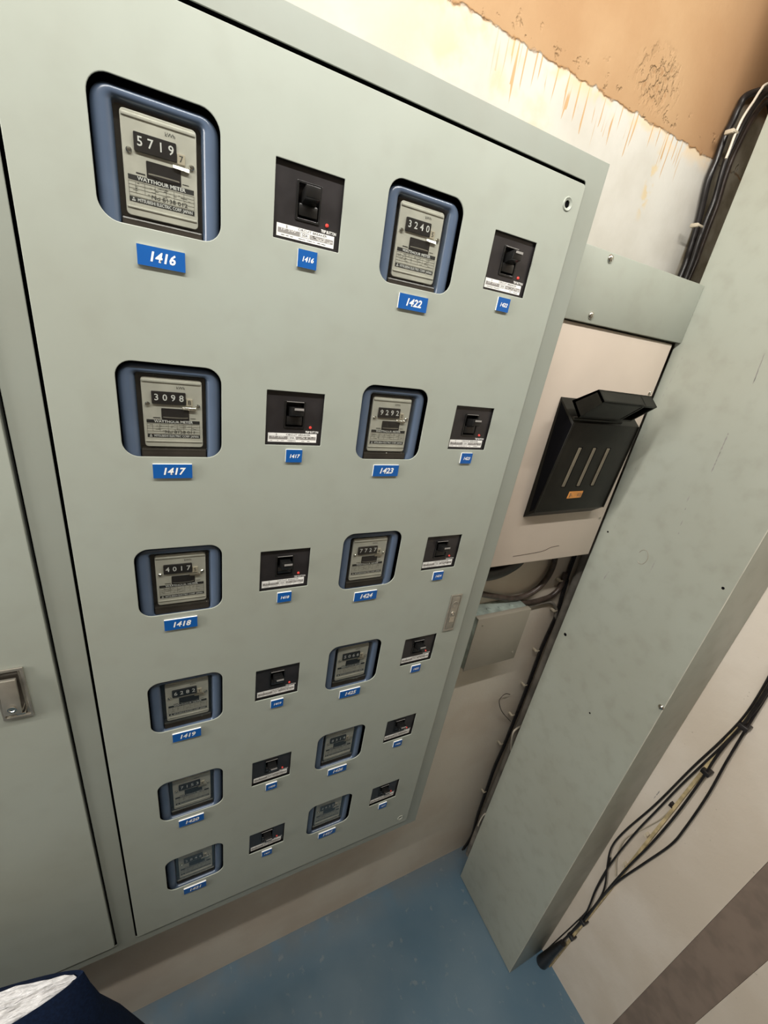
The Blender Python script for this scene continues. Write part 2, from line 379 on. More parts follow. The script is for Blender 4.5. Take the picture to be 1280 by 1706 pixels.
def latch(parent, x0, x1, z0, z1, popped):
    bm = BM()
    sheet(bm, [rrect(x0, x1, z0, z1, .0012, 2), rrect(x0 + .003, x1 - .003, z0 + .004, z1 - .004, .001, 2)], -0.0028, 0.0026, 0.0006)
    box(bm, x0 + .001, x1 - .001, -0.0006, 0.0, z0 + .001, z1 - .001)
    la = tag(obj('latch_plate', bm, M_latch, parent, 40), 'satin metal latch plate')
    cx = (x0 + x1) / 2
    if popped:
        bm = BM(); hexa(bm, [(cx - .009, -.014, z1 - .062), (cx + .008, -.014, z1 - .062), (cx + .008, -.009, z1 - .012), (cx - .009, -.009, z1 - .012),
                             (cx - .009, -.0105, z1 - .062), (cx + .008, -.0105, z1 - .062), (cx + .008, -.004, z1 - .012), (cx - .009, -.004, z1 - .012)], .0008)
        obj('paddle', bm, M_latch, la, 40)
        bm = BM(); lathe(bm, (cx, -.0135, z1 - .053), (0, -1, 0), [(0, .0045), (.001, .0045), (.001, .003), (.0004, .0026), (.0004, .0)], 18); obj('lock_barrel', bm, M_chrome, la, 40)
        bm = BM(); box(bm, cx + .001, cx + .010, -.010, -.001, z1 - .068, z1 - .065, .0006); box(bm, cx + .002, cx + .009, -.011, -.001, z1 - .060, z1 - .058, .0004); obj('pivot', bm, M_chrome, la)
        bm = BM(); box(bm, cx - .009, cx + .009, -.0012, -.0006, z0 + .006, z1 - .006); obj('recess', bm, M_strip, la)
    else:
        bm = BM(); box(bm, x0 + .0035, x1 - .0035, -.0032, -.0006, z0 + .0045, z1 - .0045, .0008); obj('paddle', bm, M_latch, la, 40)
        bm = BM(); lathe(bm, (cx, -.0032, z1 - .022), (0, -1, 0), [(0, .0068), (.0006, .0062), (.0002, .0050), (0.0001, 0)], 20); obj('thumb_dent', bm, M_latch, la, 60)
        bm = BM(); lathe(bm, (cx, -.0032, z1 - .043), (0, -1, 0), [(0, .0042), (.0012, .004), (.0016, .0030), (.0008, .0022), (.0008, 0)], 18); obj('lock_barrel', bm, M_chrome, la, 40)
        bm = BM(); box(bm, cx - .006, cx + .006, -.0042, -.0030, z1 - .064, z1 - .052, .0004); obj('badge', bm, M_chrome, la)
latch(door, 0.466, 0.491, Z(-0.656), Z(-0.570), False)
latch(ldoor, -0.197, -0.1665, Z(-0.651), Z(-0.570), True)

# ------------------------------------------------------------------ watthour meters
NUMS = [['1416', '1417', '1418', '1419', '1420', '1421'], ['1422', '1423', '1424', '1425', '1426', '1427']]
READ = [['5719', '3098', '4017', '6282', '7153', '2846'], ['3240', '9292', '7727', '5066', '8314', '4935']]
LASTD = [['7', '8', '5', '1', '6', '3'], ['5', '0', '4', '9', '2', '8']]
SER = {(0, 0): '8138 012', (0, 1): '8138 011'}
ORD = ['top', 'second', 'third', 'fourth', 'fifth', 'bottom']
SIDE = ['left', 'right']
def make_meter(c, i):
    x0 = MX[c]; x1 = x0 + MW; zt = Z(MT - i * P); zb = zt - MH; cx = (x0 + x1) / 2
    t = empty('watthour_meter', (cx, 0.06, zb), 'watthour meter with blue-grey rim above the number plate %s' % NUMS[c][i], 'electricity meter', 'watthour meters in the cabinet door')
    bm = BM(); box(bm, x0 - .008, x1 + .008, 0.0235, 0.121, zb - .014, zt + .008, .003); obj('body', bm, M_black, t, 40)
    # rim: a soft cushion of blue-grey plastic round three sides of the face
    bm = BM()
    inner = rrect(x0 + .0168, x1 - .0158, zb - .006, zt - .0125, .003, 8); outer = rrect(x0 - .0005, x1 + .0005, zb - .0128, zt - .0025, .0155, 8)
    prof = [(0, .0235), (.03, .0125), (.12, .0082), (.34, .0055), (.66, .0055), (.86, .0070), (.97, .0105), (1, .0195)]
    rings = []
    for s, y in prof: rings.append([bm.verts.new((a[0] + (b[0] - a[0]) * s, y, a[1] + (b[1] - a[1]) * s)) for a, b in zip(outer, inner)])
    for a, b in zip(rings, rings[1:]):
        for k in range(len(a)):
            k2 = (k + 1) % len(a)
            f = bm.faces.new((a[k], b[k], b[k2], a[k2]))
    bmesh.ops.recalc_face_normals(bm, faces=bm.faces)
    for f in bm.faces:
        if f.normal.y > 0: f.normal_flip()
    obj('blue_rim', bm, M_bezel, t, 60)
    bm = BM(); box(bm, x0 + .016, x1 - .015, .0185, .0235, zb - .0055, zt - .012); box(bm, x0 + .0172, x1 - .0162, .0095, .0235, zb - .0055, zb + .0068, .0015)
    obj('inner_well', bm, M_strip, t)
    px0, px1, pt, pb = x0 + .0215, x0 + .0810, zt - .0160, zt - .0925
    W = px1 - px0; H = pt - pb; y = 0.0108
    U = lambda u: px0 + W * u
    V = lambda v: pt - H * v
    bm = BM(); sheet(bm, [rrect(px0, px1, pb, pt, .0035, 5)], y, .003, .0005)
    box(bm, px0 + .001, px1 - .001, y - .0010, y, V(.925), V(.905), .0004); box(bm, px0 + .001, px1 - .001, y - .0012, y + .0004, V(.065), V(.03), .0005)
    face = obj('nameplate', bm, M_plate, t, 40)
    bm = BM(); e = y - .0002
    quad(bm, U(.05), U(.95), V(.645), V(.595), e); quad(bm, U(.05), U(.95), V(.86), V(.81), e)
    for v in (.655, .69, .725, .765, .80): quad(bm, U(.05), U(.95), V(v + .004), V(v), e, 2)
    for u in (.05, .14, .26, .40, .55, .66, .80, .945): quad(bm, U(u), U(u + .006), V(.765 if u not in (.05, .945) else .80), V(.655), e, 2)
    for k in range(34):
        u = .07 + random.random() * .80; v = random.choice((.667, .684, .702, .719, .737, .754)); quad(bm, U(u), U(u + .02 + random.random() * .035), V(v + .006), V(v), e, 2)
    text(bm, 'WATTHOUR METER', U(.5), V(.620), .0041, e - .0001, width=W * .66, bold=.00008, mat=1)
    text(bm, '▲ MITSUBISHI ELECTRIC CORP. JAPAN'.replace('▲ ', ''), U(.54), V(.835), .0036, e - .0001, width=W * .76, bold=.00005, mat=1)
    for dx, dv in ((-.012, .008), (.012, .008), (0, -.012)):       # three-diamond mark
        cx_, cz_ = U(.105 + dx), V(.836 + dv); s_ = .0008
        f = bm.faces.new([bm.verts.new(p) for p in ((cx_ - s_, e - .0001, cz_), (cx_, e - .0001, cz_ - s_), (cx_ + s_, e - .0001, cz_), (cx_, e - .0001, cz_ + s_))]); f.material_index = 1
    text(bm, 'kWh', U(.64), V(.125), .0042, e, mat=0)
    if (c, i) in SER: text(bm, 'No ' + SER[c, i], U(.60), V(.772), .0046, e - .0001, width=W * .50)
    quad(bm, U(.16), U(.28), V(.575), V(.562), e); quad(bm, U(.79), U(.88), V(.565), V(.557), e)
    obj('printing', bm, [M_ink, M_white, M_grey_ink], face)
    # register drum window
    bm = BM(); sheet(bm, [rrect(U(.155), U(.72), V(.365), V(.185), .0010, 3)], y - .0022, .0024, .0004); reg = obj('register', bm, M_breaker, t, 40)
    bm = BM()
    for k, ch in enumerate(READ[c][i]): text(bm, ch, U(.235 + .137 * k), V(.272), .0098, y - .0024, bold=.00010)
    obj('drum_digits', bm, M_white, reg)
    bm = BM(); box(bm, U(.725), U(.835), y - .0018, y, V(.375), V(.27), .0004); dec = obj('tenths_drum', bm, M_clip, t)
    bm = BM(); text(bm, LASTD[c][i], U(.78), V(.325), .0070, y - .0019, bold=.00005); obj('tenths_digit', bm, M_ink, dec)
    bm = BM(); hexa(bm, [(U(.66), y - .0030, V(.428)), (U(.89), y - .0030, V(.440)), (U(.89), y - .0020, V(.395)), (U(.66), y - .0020, V(.392)),
                         (U(.66), y, V(.428)), (U(.89), y, V(.440)), (U(.89), y, V(.395)), (U(.66), y, V(.392))], .0004)
    obj('clear_tab', bm, M_chrome, t)
    bm = BM(); sheet(bm, [rrect(U(.30), U(.77), V(.595), V(.425), .0010, 3)], y - .0004, .0006, .0001); dw = obj('disc_window', bm, M_breaker, t)
    bm = BM()
    r_ = .019; zc = V(.555); pr = []
    lo_ = [bm.verts.new((U(.535) + r_ * 0.67 * math.sin(a), y - .0006 - .0022 * math.cos(a), zc - .0002)) for a in [math.radians(-80 + 16 * k) for k in range(11)]]
    hi_ = [bm.verts.new(v.co + Vector((0, 0, .0011))) for v in lo_]
    for k in range(10): bm.faces.new((lo_[k], lo_[k + 1], hi_[k + 1], hi_[k]))
    for v in lo_ + hi_: v.co.x = min(max(v.co.x, U(.31)), U(.76))
    obj('spinning_disc', bm, M_latch, dw)
    for u, v in ((.085, .37), (.925, .37)):
        bm = BM(); lathe(bm, (U(u), y - .0002, V(v)), (0, -1, 0), [(0, .0023), (.0012, .0023), (.0020, .0016), (.0022, 0)], 14); box(bm, U(u) - .0018, U(u) + .0018, y - .0026, y - .0021, V(v) - .0003, V(v) + .0003)
        obj('screw', bm, M_chrome, t, 40)
    bm = BM(); sheet(bm, [rrect(x0 + .0169, x1 - .0159, zb + .0070, zt - .0126, .003, 4)], .0070, .0008, .0002); obj('glass_cover', bm, M_glass, t)

def make_plate(cx, zt, w, h, num, where, group, size):
    t = empty('number_plate', (cx, 0, zt - h), where, 'number plate', group)
    bm = BM(); box(bm, cx - w / 2, cx + w / 2, -.0022, 0, zt - h, zt, .0002, 1); obj('plate_core', bm, M_white, t)
    bm = BM(); box(bm, cx - w / 2, cx + w / 2, -.0027, -.0022, zt - h, zt); obj('blue_face', bm, M_blue, t)
    bm = BM(); text(bm, num, cx, zt - h * .52, size, -.00285, bold=size * .028, shear=.22); obj('number', bm, M_white, t)

def make_breaker(c, i):
    x0 = BX[c]; x1 = x0 + BW; zt = Z(-i * P); zb = zt - BH
    U = lambda u: x0 + BW * u
    V = lambda v: zt - BH * v
    t = empty('circuit_breaker', ((x0 + x1) / 2, 0.06, zb), 'black circuit breaker above the small plate %s, %s row, %s pair' % (NUMS[c][i], ORD[i], SIDE[c]), 'circuit breaker', 'circuit breakers in the cabinet door')
    y = 0.0045
    bm = BM(); sheet(bm, [rrect(x0 - .002, x1 + .002, zb - .002, zt + .002), rrect(U(.33), U(.67), V(.67), V(.19), .0008, 2)], y, .012, .0003)
    box(bm, x0 - .002, x1 + .002, y + .0122, .1, zb - .002, zt + .002); obj('housing', bm, M_breaker, t)
    bm = BM(); sheet(bm, [rrect(U(.315), U(.685), V(.69), V(.175), .0010, 2), rrect(U(.345), U(.655), V(.655), V(.205), .0008, 2)], y - .0012, .0014, .0003); obj('toggle_surround', bm, M_toggle, t, 40)
    # toggle: a wedge standing up-slanted out of its slot
    bm = BM(); a, b = U(.40), U(.61)
    hexa(bm, [(a, -.0095, V(.40)), (b, -.0095, V(.40)), (b, -.0105, V(.245)), (a, -.0105, V(.245)), (a, .012, V(.50)), (b, .012, V(.50)), (b, .012, V(.30)), (a, .012, V(.30))], .0009)
    box(bm, U(.36), U(.64), .0035, .0115, V(.62), V(.46), .0010)
    tg = obj('toggle', bm, M_toggle, t, 40)
    if (c, i) != (0, 0):
        bm = BM(); box(bm, U(.44), U(.60), -.0111, -.0103, V(.30), V(.262)); tag(obj('toggle_mark', bm, M_glabel, tg), 'grey mark')
        bm = BM(); box(bm, U(.35), U(.65), y - .0018, y - .0011, V(.192), V(.183)); obj('surround_grey_strip', bm, M_glabel, t).name = 'grey_edge_strip'  # thin grey strip along the top of the toggle surround
    bm = BM(); lathe(bm, (U(.80), y, V(.66)), (0, -1, 0), [(0, .0019), (.0012, .0018), (.0018, .0012), (.0019, 0)], 12); tag(obj('trip_button', bm, M_red, t, 40), 'red trip button')
    bm = BM(); text(bm, 'TRIP BUTTON', U(.835), V(.75), .0038, y - .0002, width=BW * .24, bold=.00009); obj('caption', bm, M_white, t)
    bm = BM(); box(bm, U(.055), U(.93), y - .0004, y, V(.955), V(.785)); lb = obj('rating_label', bm, M_white, t)
    bm = BM(); e = y - .0005
    quad(bm, U(.075), U(.40), V(.905), V(.840), e, 2); quad(bm, U(.55), U(.915), V(.905), V(.840), e, 2)
    text(bm, '5          CIRCUIT BREAKER', U(.5), V(.812), .0030, e - .0001, width=BW * .62, mat=0)
    text(bm, '50A', U(.475), V(.873), .0040, e - .0001, width=BW * .085)
    for a, b, g_, d in ((.41, .54, .906, .902), (.41, .54, .842, .838), (.41, .414, .906, .838), (.536, .54, .906, .838)): quad(bm, U(a), U(b), V(g_), V(d), e)
    text(bm, '1P 2W', U(.235), V(.857), .0026, e - .0001, width=BW * .22, mat=1)
    for k in range(20):
        u = .08 + random.random() * .75; quad(bm, U(u), U(u + .02 + random.random() * .04), V(.935), V(.926), e, 2)
    for k in range(12):
        u = .56 + random.random() * .3; v = random.choice((.852, .870, .888)); quad(bm, U(u), U(u + .05), V(v + .007), V(v), e - .0001, 1)
    obj('printing', bm, [M_ink, M_white, M_glabel], lb)

for c in range(2):
    for i in range(6):
        make_meter(c, i); make_breaker(c, i)
        n_ = NUMS[c][i]; top = Z(-.098 if (c, i) == (0, 0) else -.0918 - i * P)
        make_plate(MX[c] + (.0478 if c == 0 else .0505), top, .0405, .0168, n_, 'large blue plate numbered %s under its watthour meter' % n_, 'blue number plates under the meters', .0115)
        make_plate(BX[c] + (.0365 if c == 0 else .0378), Z(-.0715 - i * P), .0208, .0168, n_, 'small blue plate numbered %s under its circuit breaker' % n_, 'blue number plates under the breakers', .0066)

# ------------------------------------------------------------------ cross duct, board, vertical trunking
def pan_screw(parent, p, axis, r=.006):
    bm = BM(); lathe(bm, p, axis, [(-.001, r), (.001, r), (r * .45, r * .8), (r * .62, r * .35), (r * .65, 0)], 18)
    a = Vector(axis); q = Vector(p) + a * r * .62
    s = Vector((.0005 if abs(a.x) < .5 else .0008, .0005 if abs(a.y) < .5 else .0008, r * .7))
    box(bm, q.x - s.x, q.x + s.x, q.y - s.y, q.y + s.y, q.z - s.z, q.z + s.z)
    return obj('screw', bm, M_chrome, parent, 40)
duct = empty('cross_duct', (0.735, WY, Z(-.072)), 'short grey-green steel duct joining the meter cabinet to the tall trunking', 'cable duct')
bm = BM(); hexa(bm, [(0.5475, .045, Z(-.0735)), (.9235, .045, Z(-.0705)), (.9235, .045, Z(.0325)), (.5475, .045, Z(.0325)), (.5475, WY - .0005, Z(-.0735)), (.9235, WY - .0005, Z(-.0705)), (.9235, WY - .0005, Z(.0325)), (.5475, WY - .0005, Z(.0325))], .0016)
obj('duct_body', bm, M_duct, duct, 40)
pan_screw(duct, (.652, .045, Z(.0235)), (0, -1, 0)); pan_screw(duct, (.649, .045, Z(-.0605)), (0, -1, 0))
bm = BM(); lathe(bm, (.745, .088, Z(.0325)), (0, 0, 1), [(0, .016), (.004, .016), (.006, .012), (.007, 0)], 20); obj('grommet', bm, M_dark, duct, 40)

board = empty('mounting_board', (.73, WY, Z(-.56)), 'cream painted mounting board standing off the wall behind the black switch box', 'board')
obj('panel', box(BM(), .552, .9096, .052, .068, Z(-.5594), Z(-.0745), .0025, 3), M_board, board, 40)
for xa_ in (.575, .835): obj('spacer', box(BM(), xa_, xa_ + .03, .0681, WY - .0005, Z(-.40), Z(-.09), .001), M_dark, board)
bm = BM(); pts = [at(u, v, 1, .0516) for u, v in ((855, 927), (880, 923), (905, 918), (918, 912), (932, 909))]; tube(bm, pts, .0005, 5); obj('hairline_crack', bm, M_bcable, board)

TX, TY0, TY1 = 0.925, -0.2285, 0.0580
trunk = empty('cable_trunking', (1.0, -.085, 0), 'tall wide grey-green steel trunking standing in the corner of the room', 'cable trunking')
bm = BM(); box(bm, TX, XR - .0006, TY0, TY1, 0.0005, HC - .002, .0022, 3); obj('casing', bm, M_trunk, trunk, 40)
bm = BM(); box(bm, TX - .0012, TX, TY0 + .0008, TY1 - .001, 0.004, HC - .004, .0005, 1); cover = obj('front_cover', bm, M_trunk, trunk, 40)
M_fold_highlight = plain('fold_highlight_paint', (0.50, 0.49, 0.42), 0.45)
obj('fold_highlight', box(BM(), TX - .0016, TX - .0004, TY0 + .0002, TY0 + .0016, .004, HC - .004), M_fold_highlight, trunk)  # highlight along the trunking fold, painted as a lighter strip
for u, v in ((1102, 1178),): pan_screw(trunk, at(u, v, 0, TX - .001), (-1, 0, 0), .0062)
for u, v, r in ((1205, 980, .0028), (942, 1057, .0045), (1013, 886, .0022), (983, 1188, .0024)):
    p = at(u, v, 0, TX - .0013); bm = BM(); lathe(bm, p, (-1, 0, 0), [(0, r), (.0004, r * .8), (.0003, 0)], 14); obj('screw_hole', bm, M_dark, cover)
bm = BM()
random.seed(3)
def scratch(u0, v0, u1, v1, wd, n=7):
    for k in range(n):
        t_ = (k + random.random() * .6) / n; a = at(u0 + (u1 - u0) * t_, v0 + (v1 - v0) * t_, 0, TX - .0014); l = .002 + random.random() * .006
        s = wd * (.4 + random.random())
        bm.faces.new([bm.verts.new(q) for q in (a + Vector((0, -s, 0)), a + Vector((0, s * .3, -l)), a + Vector((0, s, 0)), a + Vector((0, s * .2, l)))])
scratch(1273, 592, 1255, 640, .0007, 8); scratch(1214, 722, 1186, 786, .0010, 9); scratch(1150, 820, 1128, 900, .0007, 4); scratch(1015, 952, 1006, 965, .0012, 4); scratch(1092, 935, 1082, 955, .0007, 6)
scratch(1140, 590, 1060, 750, .0003, 12); scratch(1080, 720, 1000, 950, .0003, 12); scratch(1098, 1320, 1090, 1330, .0009, 3)
obj('scratches', bm, M_glabel, cover)
bm = BM(); c_ = at(1071, 928, 0, TX - .0015)
ring = [c_ + Vector((0, .011 * math.cos(a), .017 * math.sin(a))) for a in [math.radians(20 + 18 * k) for k in range(17)]]
tube(bm, ring, .0006, 4, 2); obj('rubbed_ring_mark', bm, M_jbox, cover)

# ------------------------------------------------------------------ black switch box on the board
sb = empty('switch_box', (.752, .052, Z(-.44)), 'black wedge-shaped steel switch box with three slots on the cream board', 'switch box')
fa, fb = .6466, .8355
ytop, ybot = .0065, .0288
F = [(fa, ybot, Z(-.4218)), (.8569, ybot, Z(-.418)), (fb, ytop, Z(-.2334)), (fa, ytop, Z(-.2334))]
B = [(fa, .0518, Z(-.4422)), (.8569, .0518, Z(-.4383)), (fb, .0518, Z(-.197)), (fa, .0518, Z(-.197))]
# open-sided shell: back plate, front cover, top, thin side cheek
bm = BM(); hexa(bm, F + B, .0012); obj('case', bm, M_sbox, sb, 30)
def onface(u, v, off=0.0):
    a = Vector(F[3]).lerp(Vector(F[2]), u); b = Vector(F[0]).lerp(Vector(F[1]), u); q = a.lerp(b, v)
    nrm = (Vector(F[1]) - Vector(F[0])).cross(Vector(F[3]) - Vector(F[0])).normalized()
    if nrm.y > 0: nrm = -nrm
    return q + nrm * off
for e0, e1 in ((0.0, .012), (.988, 1.0)):            # raised rims of the front cover
    bm = BM(); hexa(bm, [onface(e0, 1, .0015), onface(e1, 1, .0015), onface(e1, .0, .0015), onface(e0, .0, .0015), onface(e0, 1, -.0005), onface(e1, 1, -.0005), onface(e1, .0, -.0005), onface(e0, .0, -.0005)])
    obj('cover_rim', bm, M_sbox, sb)
bm = BM(); xs_ = fa - .0004                          # black panel on the left cheek, painting the shade inside its open side
f = [(xs_, .047, Z(-.205)), (xs_, .0085, Z(-.2385)), (xs_, .0300, Z(-.415)), (xs_, .040, Z(-.425))]
g_ = [(xs_ + .0006, y_, z_) for _, y_, z_ in f]; hexa(bm, f + g_); obj('cheek_shade', bm, M_dark, sb)
for u in (.245, .455, .665):
    bm = BM(); a, b = u - .028, u + .030
    hexa(bm, [onface(a, .70, .0006), onface(b, .70, .0006), onface(b, .245, .0006), onface(a, .245, .0006), onface(a, .70, -.001), onface(b, .70, -.001), onface(b, .245, -.001), onface(a, .245, -.001)])
    sl = obj('slot', bm, M_dark, sb)
    bm = BM(); a, b = u - .028, u + .008
    hexa(bm, [onface(a, .69, .0022), onface(b, .69, .0022), onface(b, .25, .0022), onface(a, .25, .0022), onface(a, .69, .0004), onface(b, .69, .0004), onface(b, .25, .0004), onface(a, .25, .0004)], .0005)
    obj('slot_tongue', bm, M_slot, sl)
bm = BM()
hexa(bm, [onface(.37, .845, .0008), onface(.565, .84, .0008), onface(.565, .76, .0008), onface(.37, .76, .0008), onface(.37, .845, 0), onface(.565, .84, 0), onface(.565, .76, 0), onface(.37, .76, 0)])
st = obj('orange_sticker', bm, M_orange, sb)
bm = BM()
for (a, b, c1, d1) in ((.50, .508, .785, .82), (.515, .53, .79, .797), (.515, .53, .812, .819), (.39, .40, .775, .83), (.41, .42, .80, .81), (.54, .548, .78, .83)):
    bm.faces.new([bm.verts.new(onface(p, q, .0011)) for p, q in ((a, d1), (b, d1), (b, c1), (a, c1))])
obj('sticker_marks', bm, M_slot, st)
# lifted flap on top: a hollow tray seen from below
A_, B_, C_, D_ = (-.0255, -.1709), (.0191, -.198), (-.0046, -.2227), (-.0434, -.1869)
bm = BM(); xl, xr = .6398, .7832
def P3(x, q): return (x, q[0], Z(q[1]))
th_ = .004
def slab(q0, q1, q2, q3, x0, x1): hexa(bm, [P3(x0, q0), P3(x1, q0), P3(x1, q1), P3(x0, q1), P3(x0, q3), P3(x1, q3), P3(x1, q2), P3(x0, q2)])
lerp = lambda a, b, t: (a[0] + (b[0] - a[0]) * t, a[1] + (b[1] - a[1]) * t)
slab(A_, B_, lerp(B_, C_, .15), lerp(A_, D_, .15), xl, xr)                     # top sheet
slab(A_, D_, lerp(D_, C_, .08), lerp(A_, B_, .08), xl, xr)                     # nose
for xa_, xb_ in ((xl, xl + .003), (xr - .003, xr), (.7483, .752)): slab(A_, B_, C_, D_, xa_, xb_)
slab(B_, C_, lerp(C_, D_, .10), lerp(B_, A_, .10), xl, xr)
slab(D_, C_, lerp(C_, B_, .1), lerp(D_, A_, .1), xl + .001, .7445)
obj('lifted_flap', bm, M_sbox, sb)
bm = BM(); tube(bm, [(fa + .002, .0133, Z(-.228)), (xr, .0133, Z(-.228))], .004, 10); obj('hinge', bm, M_sbox, sb, 50)
pan_screw(board, (.897, .0518, Z(-.1709)), (0, -1, 0), .0042); pan_screw(board, (.896, .0518, Z(-.4577)), (0, -1, 0), .0030)

# ------------------------------------------------------------------ junction box under the board
jb = empty('junction_box', (.732, WY, Z(-.9)), 'small square grey steel junction box low on the cream wall beside the cabinet', 'junction box')
jy = .084
bm = BM(); box(bm, .647, .8165, jy + .0025, WY - .0005, Z(-.8955), Z(-.733), .0012); obj('box_body', bm, M_galv, jb, 40)
bm = BM(); box(bm, .6455, .818, jy, jy + .0024, Z(-.8975), Z(-.7315), .0008); box(bm, .6455, .818, jy + .0008, jy + .014, Z(-.734), Z(-.7312), .0006); lid = obj('lid', bm, M_jbox, jb, 40)
for x, z in ((.6635, -.752), (.8035, -.872)): pan_screw(jb, (x, jy, Z(z)), (0, -1, 0), .0026)
bm = BM()
for x, z, s in ((.70, -.7335, .007), (.735, -.7335, .005), (.775, -.7335, .006)): lathe(bm, (x, .112, Z(z) - .0005), (0, 0, 1), [(0, s), (.003, s), (.004, s * .7), (.004, 0)], 12)
obj('cable_gland', bm, M_galv, jb, 40)

# ------------------------------------------------------------------ conduits and cables
def run(name, pxs, ax, val, r, m, label, cat, group=None, seg=10, extra0=(), extra1=()):
    bm = BM(); vals = val if isinstance(val, (list, tuple)) else [val] * len(pxs)
    tube(bm, list(extra0) + [at(u, v, ax, q) for (u, v), q in zip(pxs, vals)] + list(extra1), r, seg)
    return tag(obj(name, bm, m, None, 60), label, cat, group)
low = [(955, 929), (942, 971), (932, 1006), (924, 1030), (902, 1079), (878, 1144), (860, 1190), (840, 1240), (823, 1279), (809, 1319), (795, 1359), (786, 1391)]
top = [(1247, 158), (1233, 176), (1221, 202), (1208, 227), (1195, 264), (1181, 299), (1169, 350), (1160, 385), (1150, 417), (1140, 447)]
mid = [Vector((.958, .128, Z(-.02))), Vector((.965, .128, Z(-.3)))]
c1 = run('corner_cable', top + [], 1, .131, .0058, M_cable, 'thick black cable curving away at the top of the room corner, leftmost there', 'cable', seg=10,
         extra0=[Vector((1.045, .131, Z(.385))), ], extra1=[Vector((.958, .128, Z(-.04)))])
bm = BM()
for k, (dx, r) in enumerate(((.000, .0036), (.0072, .0036))):
    tube(bm, [Vector((.967 + dx * .6, .130, Z(-.08)))] + [at(u, v, 1, .131) + Vector((dx, 0, 0)) for u, v in low] + [Vector((.984 + dx, .128, .004))], r, 8)
cl = tag(obj('corner_cable', bm, M_cable, None, 60), 'black cable run clipped down the room corner below the board to the floor', 'cable')
c2 = run('corner_cable', [(1280, 156), (1258, 176), (1238, 208), (1226, 232), (1212, 262), (1203, 290), (1192, 330), (1178, 366), (1164, 405), (1150, 447)], 1, .117, .0052, M_cable,
         'black cable beside the white cord, second from the left at the top corner', 'cable', extra0=[Vector((1.055, .118, Z(.355)))], extra1=[Vector((.972, .120, Z(-.04)))])
c3 = run('corner_cable', [(1280, 170), (1262, 186), (1246, 212), (1232, 240), (1219, 268), (1208, 300), (1197, 338), (1184, 372), (1170, 410), (1156, 447)], 1, .1325, .0042, M_bcable,
         'thinner brown-black cable on the trunking side of the top corner run', 'cable', extra0=[Vector((1.06, .1325, Z(.345)))], extra1=[Vector((.985, .128, Z(-.04)))])
run('white_cable', [(1280, 139), (1268, 150), (1256, 169), (1245, 185), (1235, 202), (1224, 227), (1217, 246), (1210, 264)], 1, .1075, .0022, M_cord,
    'thin white cord lying on the black cables at the top of the corner', 'cord', seg=8, extra0=[Vector((1.04, .1085, Z(.39)))])
def saddle(u, v, y, w, label, group):
    p = at(u, v, 1, y); bm = BM()
    box(bm, p.x - w, p.x - w + .006, p.y, min(p.y + .015, WY - .0004), p.z - .0035, p.z + .0035, .0015); box(bm, p.x - w + .002, p.x + w, p.y - .0012, p.y + .0012, p.z - .002, p.z + .002, .0008); tag(obj('cable_clip', bm, M_clip, None, 40), label, 'cable clip', group)
saddle(1226, 219, .1065, .008, 'bright clip around the black cables high in the corner near their bend', 'cable clips in the corner')
saddle(1167, 376, .1065, .009, 'cream clip around the black cables in the corner just above the cross duct', 'cable clips in the corner')
CN = ['highest of the corner clips below the board', 'second corner clip below the board', 'third corner clip below the board', 'corner clip level with the small wire loop', 'corner clip beside the curved white cord end', 'second lowest of the corner clips', 'lowest of the corner clips above the floor']
for k, (u, v) in enumerate(((936, 968), (926, 1018), (896, 1085), (876, 1142), (855, 1192), (836, 1240), (808, 1320))):
    saddle(u, v, .1245, .007, 'small cream cable clip, ' + CN[k], 'cable clips in the corner')
pipe = tag(obj('conduit_pipe', tube(BM(), [Vector((1.002, .108, .0)), Vector((1.002, .108, .6)), Vector((.995, .108, 1.2)), Vector((.992, .106, Z(-.56))), Vector((.992, .106, Z(-.02)))], .0125, 18), M_pipe, None, 60),
           'grey vertical conduit pipe behind the tall trunking in the corner', 'pipe')
run('conduit_elbow', [(776, 958), (800, 956), (831, 950), (859, 934), (874, 912)], 1, .118, .019, M_cable, 'fat dark conduit bend just under the cream board near the cabinet', 'conduit', 'conduit bends under the board', 14, extra1=[Vector((.815, .118, Z(-.48)))])
run('conduit_elbow', [(800, 989), (827, 994), (849, 997), (871, 994), (894, 982), (910, 965), (920, 947), (925, 930), (927, 910)], 1, .126, .0075, M_bcable, 'long thin dark conduit bend sweeping over the junction box up behind the board', 'conduit', 'conduit bends under the board')
run('conduit_elbow', [(858, 1002), (880, 1004), (902, 999), (918, 993), (930, 983), (936, 973), (942, 955)], 1, .128, .0070, M_bcable, 'short brown conduit bend right of the junction box joining the corner cables', 'conduit', 'conduit bends under the board')
run('conduit_elbow', [(872, 1012), (892, 1007), (910, 1003), (921, 1005), (927, 1016), (925, 1030)], 1, .131, .0045, M_pipe, 'thin pale conduit bend, lowest of those right of the junction box', 'conduit', 'conduit bends under the board')
run('wire_loop', [(850, 1157), (843, 1156), (836, 1161), (832, 1170), (837, 1186), (851, 1202)], 1, [.128, .124, .122, .120, .124, .132], .0012, M_bcable, 'thin loose wire loop sticking out from the corner cables under the junction box', 'wire', seg=6)
run('white_cable', [(868, 1210), (864, 1212), (856, 1219), (853, 1232), (852, 1250)], 1, [.10, .09, .085, .085, .09], .0030, M_cord, 'bent white cord end hanging in the corner beside the trunking', 'cord', seg=8)
run('white_cable', [(814, 1352), (806, 1358), (800, 1368), (797, 1376)], 1, .100, .0026, M_cord, 'short pale cord end in the corner near the floor', 'cord', seg=8)

